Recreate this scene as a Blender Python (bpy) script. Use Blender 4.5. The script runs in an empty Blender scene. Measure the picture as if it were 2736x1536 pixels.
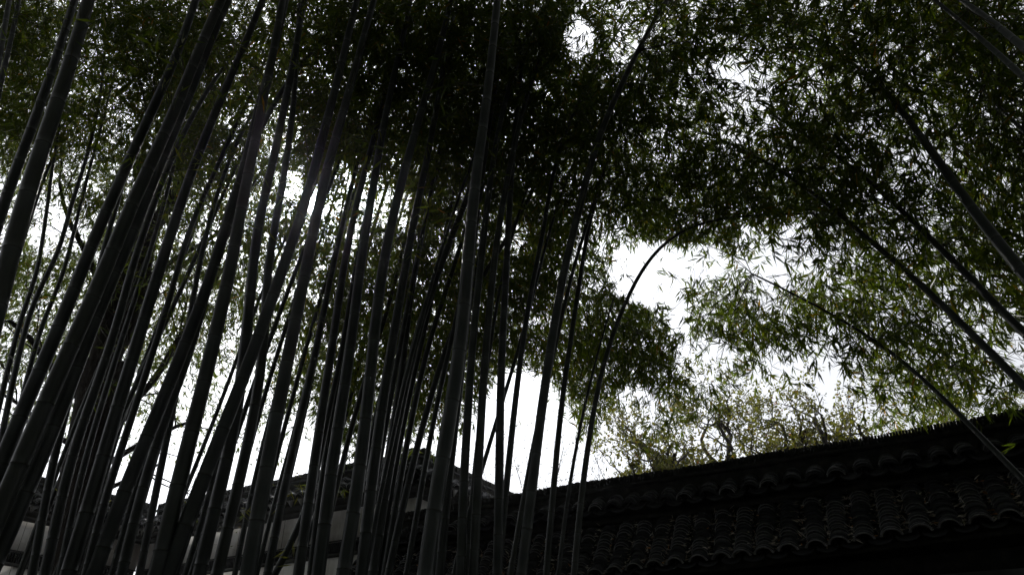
import bpy, math, random
import numpy as np
from mathutils import Vector, Matrix, Euler

rng = np.random.default_rng(7)
random.seed(7)
S = bpy.context.scene
C = S.collection

# ------------------------------------------------------------------ camera, sky, sun, exposure
CAM_Z, PITCH, F = 1.6, math.radians(32), 1824.0 / 2736.0      # focal length as a share of the picture width
cam_d = bpy.data.cameras.new('camera')
cam = bpy.data.objects.new('camera', cam_d)
C.objects.link(cam)
cam.location = (0, 0, CAM_Z)
cam.rotation_euler = (math.pi / 2 + PITCH, 0, 0)
cam_d.sensor_width = 36
cam_d.lens = 36 * F
cam_d.clip_end = 2000
cam_d.clip_start = 0.05
S.camera = cam

SUN_EL, SUN_AZ = math.radians(37.3), math.radians(-20.3)     # azimuth from +Y, negative to the left
sun_dir = Vector((math.sin(SUN_AZ) * math.cos(SUN_EL), math.cos(SUN_AZ) * math.cos(SUN_EL), math.sin(SUN_EL)))

W = bpy.data.worlds.new('World')
S.world = W
W.use_nodes = True
nt = W.node_tree
nt.nodes.clear()


def N(t, typ, **kw):
    n = t.nodes.new(typ)
    for k, v in kw.items():
        setattr(n, k, v)
    return n


def mth(t, op, a, b=None, c=None, clamp=False):
    n = t.nodes.new('ShaderNodeMath')
    n.operation = op
    n.use_clamp = clamp
    for i, v in enumerate((a, b, c)):
        if v is None:
            continue
        if isinstance(v, (int, float)):
            n.inputs[i].default_value = v
        else:
            t.links.new(v, n.inputs[i])
    return n.outputs[0]


sky = N(nt, 'ShaderNodeTexSky', sky_type='NISHITA', sun_disc=False, sun_elevation=SUN_EL, sun_rotation=SUN_AZ)
geo = N(nt, 'ShaderNodeTexCoord')
dotn = N(nt, 'ShaderNodeVectorMath', operation='DOT_PRODUCT')
nt.links.new(geo.outputs['Generated'], dotn.inputs[0])
dotn.inputs[1].default_value = sun_dir
ang = mth(nt, 'MULTIPLY', mth(nt, 'ARCCOSINE', mth(nt, 'MINIMUM', dotn.outputs['Value'], 1.0)), 180 / math.pi)
# thin bright overcast: brighter round the sun, a soft aureole, and the veiled disc itself
base = mth(nt, 'MULTIPLY_ADD', mth(nt, 'EXPONENT', mth(nt, 'MULTIPLY', mth(nt, 'POWER', mth(nt, 'DIVIDE', ang, 31.0), 2.0), -1.0)), 16.0, 9.3)
aure = mth(nt, 'MULTIPLY', mth(nt, 'EXPONENT', mth(nt, 'DIVIDE', ang, -4.0)), 120.0)
disc = mth(nt, 'MULTIPLY', mth(nt, 'LESS_THAN', ang, 0.42), 900.0)
nz = N(nt, 'ShaderNodeTexNoise')
nz.inputs['Scale'].default_value = 3.2
nz.inputs['Detail'].default_value = 6
nz.inputs['Roughness'].default_value = .55
nt.links.new(geo.outputs['Generated'], nz.inputs['Vector'])
cl = mth(nt, 'MULTIPLY_ADD', nz.outputs['Fac'], 0.5, 0.75)
tot = mth(nt, 'ADD', mth(nt, 'MULTIPLY', base, cl), mth(nt, 'ADD', aure, disc))
colr = N(nt, 'ShaderNodeVectorMath', operation='SCALE')
colr.inputs[0].default_value = (0.965, 0.98, 1.02)
nt.links.new(tot, colr.inputs['Scale'])
mx = N(nt, 'ShaderNodeMix', data_type='RGBA')
mx.inputs['Factor'].default_value = 0.88
nt.links.new(sky.outputs[0], mx.inputs['A'])
nt.links.new(colr.outputs[0], mx.inputs['B'])
bg = N(nt, 'ShaderNodeBackground')
bg.inputs['Strength'].default_value = 0.1
nt.links.new(mx.outputs['Result'], bg.inputs['Color'])
wo = N(nt, 'ShaderNodeOutputWorld')
nt.links.new(bg.outputs[0], wo.inputs['Surface'])
W.cycles.sampling_method = 'MANUAL'
W.cycles.sample_map_resolution = 1024

sl = bpy.data.lights.new('sun', 'SUN')
sl.energy = 4.0
sl.angle = math.radians(1.5)
sl.color = (1, .96, .9)
so = bpy.data.objects.new('sun', sl)
C.objects.link(so)
so.rotation_euler = (-sun_dir).to_track_quat('-Z', 'Y').to_euler()

S.view_settings.view_transform = 'Standard'
S.view_settings.look = 'None'
S.view_settings.gamma = 1
S.view_settings.use_curve_mapping = False
S.view_settings.exposure = 0.0
S.render.engine = 'CYCLES'
S.cycles.max_bounces = 6
S.cycles.diffuse_bounces = 3
S.cycles.glossy_bounces = 2
S.cycles.transmission_bounces = 4
S.cycles.caustics_reflective = False
S.cycles.caustics_refractive = False
S.cycles.sample_clamp_indirect = 2.0
S.render.film_transparent = False
try:
    S.cycles.use_denoising = True
    S.cycles.denoiser = 'OPENIMAGEDENOISE'
except Exception:
    pass

# ------------------------------------------------------------------ pixel helpers (photo 2736 x 1536)
cp, sp_ = math.cos(PITCH), math.sin(PITCH)


def ray(x, y):
    xc = (x - 1368) / 1824.0
    yc = -(y - 768) / 1824.0
    return np.array([xc, cp - sp_ * yc, sp_ + cp * yc])


def at_D(x, y, D):
    return np.array([0, 0, CAM_Z]) + ray(x, y) * D


def at_Y(x, y, Y):
    r = ray(x, y)
    return np.array([0, 0, CAM_Z]) + r * (Y / r[1])


def to_px(P):
    P = np.asarray(P, float) - np.array([0, 0, CAM_Z])
    f = P[..., 1] * cp + P[..., 2] * sp_
    u = -P[..., 1] * sp_ + P[..., 2] * cp
    return 1368 + 1824 * P[..., 0] / f, 768 - 1824 * u / f, f


def crop(ox, oy, pts, k=0.5312):
    return [(ox + a * k, oy + b * k) for a, b in pts]


# ------------------------------------------------------------------ materials
def new_mat(name):
    m = bpy.data.materials.new(name)
    m.use_nodes = True
    t = m.node_tree
    b = t.nodes.get('Principled BSDF')
    return m, t, b


def ramp(t, fac, stops):
    r = N(t, 'ShaderNodeValToRGB')
    els = r.color_ramp.elements
    while len(els) < len(stops):
        els.new(0.5)
    for e, (p, c) in zip(els, stops):
        e.position = p
        e.color = (*c, 1)
    t.links.new(fac, r.inputs[0])
    return r.outputs[0]


def noise(t, scale, detail=4, rough=.6, coord='Object', dist=0, stretch=None):
    tc = N(t, 'ShaderNodeTexCoord')
    n = N(t, 'ShaderNodeTexNoise')
    n.inputs['Scale'].default_value = scale
    n.inputs['Detail'].default_value = detail
    n.inputs['Roughness'].default_value = rough
    n.inputs['Distortion'].default_value = dist
    v = tc.outputs[coord]
    if stretch:
        mp = N(t, 'ShaderNodeMapping')
        mp.inputs['Scale'].default_value = stretch
        t.links.new(v, mp.inputs[0])
        v = mp.outputs[0]
    t.links.new(v, n.inputs['Vector'])
    return n.outputs['Fac']


def bump(t, b, h, strength, dist=.01):
    bn = N(t, 'ShaderNodeBump')
    bn.inputs['Strength'].default_value = strength
    bn.inputs['Distance'].default_value = dist
    t.links.new(h, bn.inputs['Height'])
    t.links.new(bn.outputs[0], b.inputs['Normal'])


def simple(name, stops, scale, rough=.8, bstr=.3, bd=.01, spec=.3, stretch=None):
    m, t, b = new_mat(name)
    f = noise(t, scale, 6, .65, stretch=stretch)
    t.links.new(ramp(t, f, stops), b.inputs['Base Color'])
    b.inputs['Roughness'].default_value = rough
    b.inputs['Specular IOR Level'].default_value = spec
    bump(t, b, f, bstr, bd)
    return m


def leaf_mat(name, stops, trans=.45, tcol=(1.3, 1.5, .5), rough=.42):
    m, t, b = new_mat(name)
    g = N(t, 'ShaderNodeNewGeometry')
    c = ramp(t, g.outputs['Random Per Island'], stops)
    t.links.new(c, b.inputs['Base Color'])
    b.inputs['Roughness'].default_value = rough
    b.inputs['Specular IOR Level'].default_value = .4
    tr = N(t, 'ShaderNodeBsdfTranslucent')
    mul = N(t, 'ShaderNodeVectorMath', operation='MULTIPLY')
    t.links.new(c, mul.inputs[0])
    mul.inputs[1].default_value = tcol
    t.links.new(mul.outputs[0], tr.inputs['Color'])
    ms = N(t, 'ShaderNodeMixShader')
    ms.inputs[0].default_value = trans
    t.links.new(b.outputs[0], ms.inputs[1])
    t.links.new(tr.outputs[0], ms.inputs[2])
    out = [n for n in t.nodes if n.type == 'OUTPUT_MATERIAL'][0]
    t.links.new(ms.outputs[0], out.inputs['Surface'])
    return m


M_leaf = leaf_mat('bamboo_leaf', [(0, (.030, .052, .014)), (.45, (.048, .074, .018)), (.8, (.070, .098, .022)),
                                  (.975, (.09, .095, .02)), (1, (.17, .08, .015))], trans=.6, tcol=(2.15, 2.05, .40))
M_young = leaf_mat('young_leaf', [(0, (.10, .11, .02)), (.5, (.15, .15, .03)), (.85, (.19, .17, .035)), (.97, (.12, .09, .03)),
                                  (1, (.2, .06, .02))], trans=.55, tcol=(1.3, 1.35, .6))
M_oldleaf = leaf_mat('evergreen_leaf', [(0, (.04, .05, .025)), (.6, (.06, .07, .035)), (1, (.10, .08, .045))], trans=.4, tcol=(1.2, 1.2, .7))
M_dry = leaf_mat('dry_leaf', [(0, (.13, .11, .09)), (.6, (.42, .37, .31)), (.85, (.6, .57, .52)), (.95, (.4, .16, .05)), (1, (.45, .22, .05))],
                 trans=.15, tcol=(1, .9, .7), rough=.55)

# bamboo culm: green grey skin, waxy bloom near each node, streaks
M_culm, t_, b_ = new_mat('bamboo_skin')
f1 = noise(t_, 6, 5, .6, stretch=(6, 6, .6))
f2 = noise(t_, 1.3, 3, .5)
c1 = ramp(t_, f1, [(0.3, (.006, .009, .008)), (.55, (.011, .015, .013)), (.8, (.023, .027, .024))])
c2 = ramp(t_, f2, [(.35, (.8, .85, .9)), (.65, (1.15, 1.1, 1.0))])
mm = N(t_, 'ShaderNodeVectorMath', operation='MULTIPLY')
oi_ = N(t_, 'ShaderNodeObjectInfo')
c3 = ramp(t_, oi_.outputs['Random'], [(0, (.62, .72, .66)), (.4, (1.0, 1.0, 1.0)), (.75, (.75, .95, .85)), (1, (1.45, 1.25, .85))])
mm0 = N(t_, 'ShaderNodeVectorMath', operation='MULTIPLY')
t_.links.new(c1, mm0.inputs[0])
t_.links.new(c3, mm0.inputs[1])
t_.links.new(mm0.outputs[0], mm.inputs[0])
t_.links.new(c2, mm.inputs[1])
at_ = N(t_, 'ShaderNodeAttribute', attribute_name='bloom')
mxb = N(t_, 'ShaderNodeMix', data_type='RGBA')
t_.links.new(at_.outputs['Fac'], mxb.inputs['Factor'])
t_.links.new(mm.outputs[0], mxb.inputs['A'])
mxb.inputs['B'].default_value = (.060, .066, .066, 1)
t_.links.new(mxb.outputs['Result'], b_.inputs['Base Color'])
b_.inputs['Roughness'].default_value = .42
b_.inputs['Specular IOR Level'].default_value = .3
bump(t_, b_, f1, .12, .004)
M_node = simple('culm_node', [(.3, (.012, .012, .010)), (.7, (.045, .04, .03))], 40, .8)
M_twig = simple('twig', [(.3, (.03, .032, .018)), (.7, (.07, .065, .035))], 30, .7)
M_bark = simple('bark', [(.3, (.015, .012, .010)), (.55, (.035, .03, .025)), (.75, (.06, .052, .044))], 9, .9, 1.0, .05, .15, (3, 3, .5))
M_branch = simple('branch_bark', [(.3, (.022, .018, .016)), (.7, (.065, .055, .048))], 20, .85, .4)
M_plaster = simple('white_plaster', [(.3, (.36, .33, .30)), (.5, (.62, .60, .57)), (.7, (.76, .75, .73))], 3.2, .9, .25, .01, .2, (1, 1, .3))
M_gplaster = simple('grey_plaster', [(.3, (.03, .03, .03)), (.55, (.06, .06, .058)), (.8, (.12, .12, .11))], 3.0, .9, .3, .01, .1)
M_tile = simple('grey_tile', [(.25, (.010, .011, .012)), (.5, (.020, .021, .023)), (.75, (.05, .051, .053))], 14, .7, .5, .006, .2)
M_rim = simple('rim_glint_tile', [(.3, (.05, .05, .052)), (.5, (.16, .16, .16)), (.7, (.42, .42, .41))], 9, .4, .3, .004, .6)  # pale tone paints the glints on tile rims; drip tiles use it too
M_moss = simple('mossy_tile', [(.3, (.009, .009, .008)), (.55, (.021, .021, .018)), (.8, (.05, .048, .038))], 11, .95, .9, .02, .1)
M_soil = simple('soil', [(.3, (.018, .014, .010)), (.6, (.04, .032, .022)), (.8, (.075, .06, .04))], 3, .95, 1, .05, .1)


# ------------------------------------------------------------------ mesh helpers
def mesh_np(name, V, quads=None, tris=None, mats=(), midx=None, smooth=False):
    me = bpy.data.meshes.new(name)
    V = np.asarray(V, np.float32)
    nq = 0 if quads is None else len(quads)
    ntr = 0 if tris is None else len(tris)
    me.vertices.add(len(V))
    me.vertices.foreach_set('co', V.ravel())
    loops = []
    if nq:
        loops.append(np.asarray(quads, np.int32).ravel())
    if ntr:
        loops.append(np.asarray(tris, np.int32).ravel())
    L = np.concatenate(loops)
    me.loops.add(len(L))
    me.loops.foreach_set('vertex_index', L)
    me.polygons.add(nq + ntr)
    st = np.concatenate([np.arange(nq) * 4, nq * 4 + np.arange(ntr) * 3]).astype(np.int32)
    me.polygons.foreach_set('loop_start', st)
    if midx is not None:
        me.polygons.foreach_set('material_index', np.asarray(midx, np.int32))
    if smooth:
        me.polygons.foreach_set('use_smooth', np.ones(nq + ntr, bool))
    for m in mats:
        me.materials.append(m)
    me.update(calc_edges=True)
    return me


def add(name, me, parent=None, loc=(0, 0, 0), rot=None, **props):
    o = bpy.data.objects.new(name, me)
    C.objects.link(o)
    if parent is not None:
        o.parent = parent
    o.location = loc
    if rot is not None:
        o.rotation_euler = rot
    for k, v in props.items():
        o[k] = v
    return o


def empty(name, loc, label, category, group=None, rz=0):
    o = bpy.data.objects.new(name, None)
    o.empty_display_size = .2
    C.objects.link(o)
    o.location = loc
    o.rotation_euler = (0, 0, rz)
    o['label'] = label
    o['category'] = category
    if group:
        o['group'] = group
    return o


class MB:
    def __init__(s):
        s.V, s.Q, s.T, s.n = [], [], [], 0

    def put(s, v, q=None, t=None):
        v = np.asarray(v, float)
        s.V.append(v)
        if q is not None and len(q):
            s.Q.append(np.asarray(q) + s.n)
        if t is not None and len(t):
            s.T.append(np.asarray(t) + s.n)
        s.n += len(v)

    def box(s, x0, x1, y0, y1, z0, z1):
        v = [(x0, y0, z0), (x1, y0, z0), (x1, y1, z0), (x0, y1, z0), (x0, y0, z1), (x1, y0, z1), (x1, y1, z1), (x0, y1, z1)]
        s.put(v, [(0, 3, 2, 1), (4, 5, 6, 7), (0, 1, 5, 4), (1, 2, 6, 5), (2, 3, 7, 6), (3, 0, 4, 7)])

    def tube(s, P, R, k=6, cap=False):
        P = np.asarray(P, float)
        n = len(P)
        T = np.gradient(P, axis=0)
        T /= np.linalg.norm(T, axis=1)[:, None] + 1e-9
        ref = np.array([0.3, 1, .1]) if abs(T[0][1]) < .9 else np.array([1, 0, .2])
        A = np.cross(T, ref)
        A /= np.linalg.norm(A, axis=1)[:, None] + 1e-9
        B = np.cross(T, A)
        th = np.arange(k) * 2 * math.pi / k
        V = P[:, None, :] + (A[:, None, :] * np.cos(th)[None, :, None] + B[:, None, :] * np.sin(th)[None, :, None]) * np.asarray(R)[:, None, None]
        i = np.arange(n - 1)[:, None] * k
        j = np.arange(k)[None, :]
        j2 = (j + 1) % k
        Q = np.stack([i + j, i + j2, i + k + j2, i + k + j], -1).reshape(-1, 4)
        s.put(V.reshape(-1, 3), Q)

    def mesh(s, name, mats, smooth=False, midx=None):
        V = np.concatenate(s.V)
        Q = np.concatenate(s.Q) if s.Q else None
        T = np.concatenate(s.T) if s.T else None
        return mesh_np(name, V, Q, T, mats, midx, smooth)


def norm(a):
    return a / (np.linalg.norm(a, axis=-1, keepdims=True) + 1e-9)


def leaves(cent, dirs, L, Wd, fold=True):
    """blade leaves: base at cent, pointing along dirs; L, Wd arrays"""
    n = len(cent)
    r = norm(rng.normal(size=(n, 3)))
    side = norm(np.cross(dirs, r))
    nrm = norm(np.cross(side, dirs))
    L = L[:, None]
    Wd = Wd[:, None]
    b = cent
    bend = rng.uniform(-.10, .16, (n, 1))
    tip = cent + dirs * L - nrm * L * bend * 1.4
    mid = cent + dirs * L * .38
    l = mid + side * Wd * .5
    rr = mid - side * Wd * .5
    if fold:
        c = mid - nrm * Wd * .22
        V = np.stack([b, l, tip, rr, c], 1).reshape(-1, 3)
        i = np.arange(n)[:, None] * 5
        T = (i[:, :, None] + np.array([[0, 4, 1], [1, 4, 2], [0, 3, 4], [4, 3, 2]])[None]).reshape(-1, 3)
        return V, None, T
    V = np.stack([b, l, tip, rr], 1).reshape(-1, 3)
    i = np.arange(n)[:, None] * 4
    return V, (i + np.array([[0, 3, 2, 1]])).reshape(-1, 4), None


# ------------------------------------------------------------------ ground
gm = MB()
gn = 40
xs = np.linspace(-1, 1, gn)
gx = np.sign(xs) * np.abs(xs) ** 3 * 400
X, Y_ = np.meshgrid(gx, gx, indexing='ij')
Z = rng.uniform(-.03, .03, X.shape) - .03
ii, jj = np.meshgrid(np.arange(gn - 1), np.arange(gn - 1), indexing='ij')
a_ = (ii * gn + jj).ravel()
gm.put(np.stack([X, Y_, Z], -1).reshape(-1, 3), np.stack([a_, a_ + gn, a_ + gn + 1, a_ + 1], 1))
add('ground', gm.mesh('ground', [M_soil]), kind='structure')

# ------------------------------------------------------------------ bamboo culms, traced as directions from the camera, each standing at its own distance
TL, TM, TR = (0, 0), (912, 0), (1824, 0)
BL, BM, BR = (0, 768), (912, 768), (1824, 768)


def j(*parts):
    out = []
    for o, pts in parts:
        out += crop(o[0], o[1], pts)
    return out


# (label, width in photo px near the bottom, nominal diameter, path from the lowest point upward)
CULMS = [
    ('dark bamboo culm slanting out through the upper left corner, leftmost of all', 24, .09, j((TL, [(-60, 560), (5, 250), (45, 0)]))),
    ('bamboo culm just right of the corner one at the top left', 22, .09, j((TL, [(-40, 620), (20, 350), (62, 170), (95, 0)]))),
    ('slim dark bamboo culm leaving the left edge halfway up, behind the thickest one', 32, .09, j((TL, [(-20, 1150), (60, 900), (110, 780), (230, 450), (330, 150), (375, 0)]))),
    ('thick bamboo culm cut by the left edge, its foot out of the picture', 54, .10, j((BL, [(-45, 200)]), (TL, [(20, 1400), (60, 1250), (125, 1000), (225, 700), (360, 300), (445, 0)]))),
    ('bamboo culm with pale node low on the left edge, rising past the bright gap', 42, .09, j((BL, [(-60, 1060), (0, 880), (80, 680), (215, 400), (330, 110)]), (TL, [(380, 1446), (480, 1180), (600, 920), (690, 720), (760, 560), (870, 330), (985, 0)]))),
    ('thick bamboo culm with three clear nodes crossing the lower left', 52, .10, j((BL, [(-120, 1400), (0, 1110), (130, 820), (250, 530), (370, 260)]), (TL, [(495, 1446), (570, 1250), (690, 960), (800, 740), (880, 560), (940, 400), (1010, 230), (1110, 0)]))),
    ('thick black bamboo culm rising from the lower left corner over the white panel', 50, .10, j((BL, [(-60, 1446), (20, 1270), (150, 980), (290, 650), (410, 320), (520, 30)]), (TL, [(640, 1250), (720, 1020), (800, 830), (900, 600), (990, 380), (1090, 130)]))),
    ('slender bamboo culm just right of the leftmost white wall panel', 24, .075, j((BL, [(160, 1446), (215, 1150), (270, 850), (350, 560), (395, 380), (440, 150), (490, -60)]))),
    ('slender bamboo culm in front of the tree trunk, with a short side shoot', 30, .085, j((BL, [(225, 1446), (290, 1150), (350, 870), (450, 590), (520, 400), (600, 150), (650, -60), (740, -330)]))),
    ('thin bamboo culm with many light nodes over the dark trunk', 20, .07, j((BL, [(300, 1446), (370, 1100), (430, 860), (500, 620), (590, 330), (690, 20), (760, -200)]))),
    ('bamboo culm with regular nodes right of the forked trunk', 42, .09, j((BL, [(340, 1446), (430, 1160), (520, 850), (620, 500), (710, 220)]), (TL, [(770, 1446), (860, 1180), (890, 1080), (960, 870), (1060, 620), (1130, 450), (1210, 280), (1320, 0)]))),
    ('bamboo culm in shade leaning beside the forked trunk, ending behind leaves', 24, .08, j((BL, [(430, 1446), (520, 1090), (640, 720), (760, 350)]), (TL, [(870, 1446), (935, 1200), (1010, 1020), (1110, 800), (1200, 600), (1270, 470), (1350, 250)]))),
    ('bamboo culm in front of the second white panel from the left', 42, .09, j((BL, [(470, 1446), (590, 1100), (720, 800), (850, 490), (960, 210), (1045, 0)]), (TL, [(1120, 1200), (1180, 1000), (1235, 830), (1275, 650), (1330, 430), (1400, 180)]))),
    ('bamboo culm half hidden behind its neighbour, right of the second panel', 30, .08, j((BL, [(610, 1446), (690, 1100), (790, 760), (880, 530), (965, 300), (1030, 60), (1110, -260)]))),
    ('straight thick bamboo culm with clear nodes directly left of the sun', 48, .1, j((BL, [(790, 1446), (830, 1290), (905, 940), (990, 635), (1060, 330), (1140, 0)]), (TL, [(1200, 1130), (1240, 900), (1290, 700), (1320, 500), (1370, 300), (1420, 0)]))),
    ('steeply slanting bamboo culm whose top passes right before the sun', 43, .09, j((BL, [(840, 1446), (940, 1160), (1040, 920), (1150, 640), (1270, 340), (1385, 0)]), (TL, [(1460, 1250), (1530, 1050), (1580, 860), (1640, 620), (1700, 400), (1770, 100)]))),
    ('bamboo culm behind the slanting one, its upper end lost in foliage', 38, .09, j((BL, [(1000, 1446), (1080, 1100), (1140, 900), (1190, 640), (1225, 380), (1250, 130)]), (TL, [(1300, 1100), (1370, 850), (1410, 620), (1460, 400), (1530, 0)]))),
    ('bamboo culm with two nodes right of the third white gap', 34, .085, j((BL, [(1090, 1446), (1180, 1060), (1250, 790), (1300, 500), (1340, 200)]), (TL, [(1330, 1446), (1390, 1100), (1425, 900), (1470, 600), (1490, 300), (1510, 0)]))),
    ('thick bamboo culm standing straight below the sun with two wide nodes', 44, .09, j((BL, [(1245, 1446), (1330, 960), (1400, 600), (1470, 240), (1520, 0)]), (TL, [(1560, 1250), (1590, 1080), (1620, 950), (1670, 750), (1717, 600), (1800, 300), (1880, 0)]))),
    ('slender bamboo culm before the left end of the wide white panel', 24, .08, j((BL, [(1345, 1446), (1420, 1050), (1500, 700), (1570, 400), (1640, 60), (1700, -220), (1790, -600)]))),
    ('thin crooked bamboo cane crossing the wide white panel diagonally', 20, .07, j((BL, [(1380, 1446), (1460, 1300), (1550, 1120), (1600, 900), (1650, 640), (1717, 330), (1770, 0)]))),
    ('bamboo culm right of the wide white panel, first before the roof slope', 30, .085, j((BL, [(1500, 1446), (1555, 1060), (1600, 750), (1650, 420), (1700, 100)]), (TM, [(0, 1400), (60, 1100), (120, 850), (190, 600), (270, 300)]))),
    ('thick bamboo culm before the tiled roof slope, left of two close ones', 38, .09, j((BL, [(1600, 1446), (1650, 1050), (1700, 680)]), (BM, [(20, 500), (75, 60)]), (TM, [(100, 1300), (150, 1000), (200, 700), (260, 400), (330, 100), (360, -60)]))),
    ('bamboo culm rising before the roof left of the raised corner', 40, .09, j((BM, [(10, 1446), (60, 1150), (120, 700), (155, 340), (190, 0)]), (TM, [(240, 1170), (290, 960), (350, 740), (420, 500), (480, 300), (540, 50)]))),
    ('bamboo culm with a node level with the leaves, left of the roof peak', 34, .085, j((BM, [(100, 1446), (150, 1000), (215, 520), (265, 230), (305, 0)]), (TM, [(355, 1160), (420, 850), (470, 600), (520, 300), (580, 0)]))),
    ('dark bamboo culm squeezed behind the one left of the roof peak', 24, .08, j((BM, [(150, 1446), (200, 1100), (255, 720), (310, 400), (345, 60)]), (TM, [(400, 1220), (450, 980), (520, 740), (600, 520)]))),
    ('bamboo culm passing over the roof peak, curving to the right', 28, .08, j((BM, [(160, 1446), (215, 1050), (300, 600), (385, 210), (460, 0)]), (TM, [(550, 1200), (620, 1030), (700, 820), (790, 560)]))),
    ('thin bamboo culm just right of the roof peak', 20, .065, j((BM, [(215, 1446), (290, 1000), (350, 680), (420, 350), (530, 0), (600, -200), (650, -400)]))),
    ('thin curved bamboo culm in front of the white corner face', 22, .07, j((BM, [(235, 1446), (300, 1140), (370, 840), (430, 620), (500, 380), (570, 180), (690, -20), (870, -310), (1000, -560)]))),
    ('thick upright bamboo culm in front of the pointed drip tiles by the corner', 46, .1, j((BM, [(420, 1446), (460, 1110), (530, 750), (575, 500), (605, 230), (625, 0)]), (TM, [(650, 1150), (680, 850), (720, 600), (750, 350), (785, 0)]))),
    ('bamboo culm close behind the thick upright one by the corner', 26, .08, j((BM, [(495, 1446), (540, 950), (570, 700), (600, 450), (635, 100), (660, -200), (700, -500), (740, -800)]))),
    ('thin bamboo cane just left of the paired culms by the roof corner', 13, .055, j((BM, [(460, 1446), (490, 1200), (520, 1000), (560, 780), (610, 400), (640, 150)]))),
    ('bamboo culm left of the bright centre gap, against the lower end of the tiled ridge', 27, .08, j((BM, [(600, 1446), (615, 950), (640, 600), (655, 300), (690, 0), (720, -300), (760, -620)]))),
    ('bamboo culm with pale right edge on the left side of the bright centre gap', 27, .08, j((BM, [(665, 1446), (690, 900), (715, 450), (755, 0), (790, -300), (830, -520), (880, -760)]))),
    ('thin bamboo cane tucked between two culms left of the bright gap', 13, .055, j((BM, [(630, 1446), (655, 1050), (690, 720), (730, 420), (770, 150)]))),
    ('straight bamboo culm standing in the middle of the bright centre gap', 28, .085, j((BM, [(785, 1446), (795, 1000), (800, 500), (825, 0)]), (TM, [(850, 960), (875, 650), (895, 430), (930, 200), (965, 0)]))),
    ('thin bamboo cane leaning right across the bright gap behind the upright culms', 14, .055, j((BM, [(565, 1446), (620, 1180), (700, 950), (770, 700), (880, 350), (960, 60), (1010, -150)]))),
    ('slender bamboo culm bending right, second in the bright centre gap', 21, .07, j((BM, [(790, 1446), (815, 1150), (845, 850), (890, 440), (945, 60)]), (TM, [(1000, 1250), (1045, 980), (1080, 800), (1130, 650), (1190, 520), (1260, 380)]))),
    ('thin bamboo culm touching the left side of the tallest one right of the gap', 17, .06, j((BM, [(850, 1446), (905, 1130), (970, 770), (1040, 450), (1110, 150), (1150, -40), (1230, -300), (1300, -520)]))),
    ('tall bamboo culm at the right of the bright gap, its head dark against leaves', 31, .085, j((BM, [(905, 1446), (955, 1050), (1000, 650), (1050, 330), (1100, 0)]), (TM, [(1150, 1230), (1210, 1000), (1275, 740), (1340, 580), (1420, 400), (1500, 240), (1600, 60)]))),
    ('slim bamboo culm third from the right among the upright ones', 19, .07, j((BM, [(1030, 1446), (1060, 1100), (1100, 650), (1140, 350), (1195, 0), (1240, -300), (1290, -480)]))),
    ('short thin bamboo culm ending in the hanging leaf clump above the ridge', 16, .06, j((BM, [(1092, 1446), (1130, 1100), (1180, 800), (1235, 540), (1270, 400)]))),
    ('bamboo culm arching far to the right over the wall, rightmost of the upright ones', 21, .07, j((BM, [(1172, 1446), (1205, 1050)]), ) + [(1600, 1013), (1644, 868), (1674, 802), (1703, 732), (1733, 683), (1777, 639), (1822, 606), (1888, 583), (1960, 578)]),
    ('thin bamboo culm slanting among fine leaves at the far left', 17, .07, j((BL, [(-30, 700), (60, 330), (130, 60)]), (TL, [(175, 1446), (230, 1100), (255, 900), (275, 780), (310, 560)]))),
    ('thin bamboo culm second among the fine leaves at the far left', 18, .07, j((BL, [(-20, 900), (80, 400), (180, 30)]), (TL, [(290, 1300), (350, 1050), (420, 850), (480, 620), (515, 400), (530, 200)]))),
    ('thin bamboo culm third among the fine leaves at the far left', 16, .065, j((BL, [(20, 950), (130, 480), (230, 120)]), (TL, [(300, 1446), (400, 1050), (450, 850), (520, 600), (580, 350)]))),
    ('thin strongly slanting bamboo cane crossing others at the upper left', 12, .055, j((BL, [(-120, 400), (20, 60)]), (TL, [(90, 1300), (240, 850), (400, 520), (560, 330), (700, 180)]))),
    ('slim bamboo culm low at the left between the white panels', 18, .07, j((BL, [(560, 1446), (640, 1150), (700, 950), (800, 640), (900, 380), (1010, 100), (1100, -150)]))),
    ('dark bamboo culm low between the second and third white panels', 22, .075, j((BL, [(700, 1446), (760, 1150), (820, 850), (880, 560), (930, 300), (980, 0), (1040, -280)]))),
    ('slim bamboo culm seen in the bright slot below the sun', 17, .065, j((BL, [(930, 1446), (1010, 1200), (1090, 880), (1180, 560), (1290, 260), (1380, 30), (1480, -250)]))),
    ('slim bamboo culm right of the small leaf spray low on the left', 16, .065, j((BL, [(1180, 1446), (1240, 1150), (1320, 800), (1420, 420), (1520, 60), (1600, -200)]))),
    ('thin bamboo culm right below the sun, leaning more than its neighbours', 14, .06, j((BL, [(1290, 1446), (1380, 1080), (1470, 760), (1570, 350), (1640, 60), (1717, -380)]))),
    ('slim bamboo culm left of the tiled slope, between thicker ones', 18, .07, j((BL, [(1560, 1446), (1600, 1100), (1660, 700), (1740, 300), (1800, 0), (1880, -300)]))),
    ('bamboo culm curving into the picture at the right edge, lowest of the right hand ones', 22, .07, j((BR, [(1900, 1160), (1717, 960), (1560, 820), (1400, 640), (1300, 540), (1150, 400), (1000, 280), (850, 190), (700, 105)]))),
    ('long bamboo culm arching from the right edge, second from below', 29, .09, j((BR, [(1900, 680), (1717, 490), (1500, 280), (1380, 160), (1220, 0)]), (TR, [(1000, 1260), (850, 1130), (700, 1000), (600, 930), (450, 830), (360, 780)]))),
    ('bamboo culm arching from the right edge, third from below', 31, .095, j((BR, [(1900, 400), (1717, 230), (1560, 90)]), (TR, [(1470, 1400), (1350, 1310), (1200, 1150), (1100, 1060), (1000, 960), (870, 850), (700, 730)]))),
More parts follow.
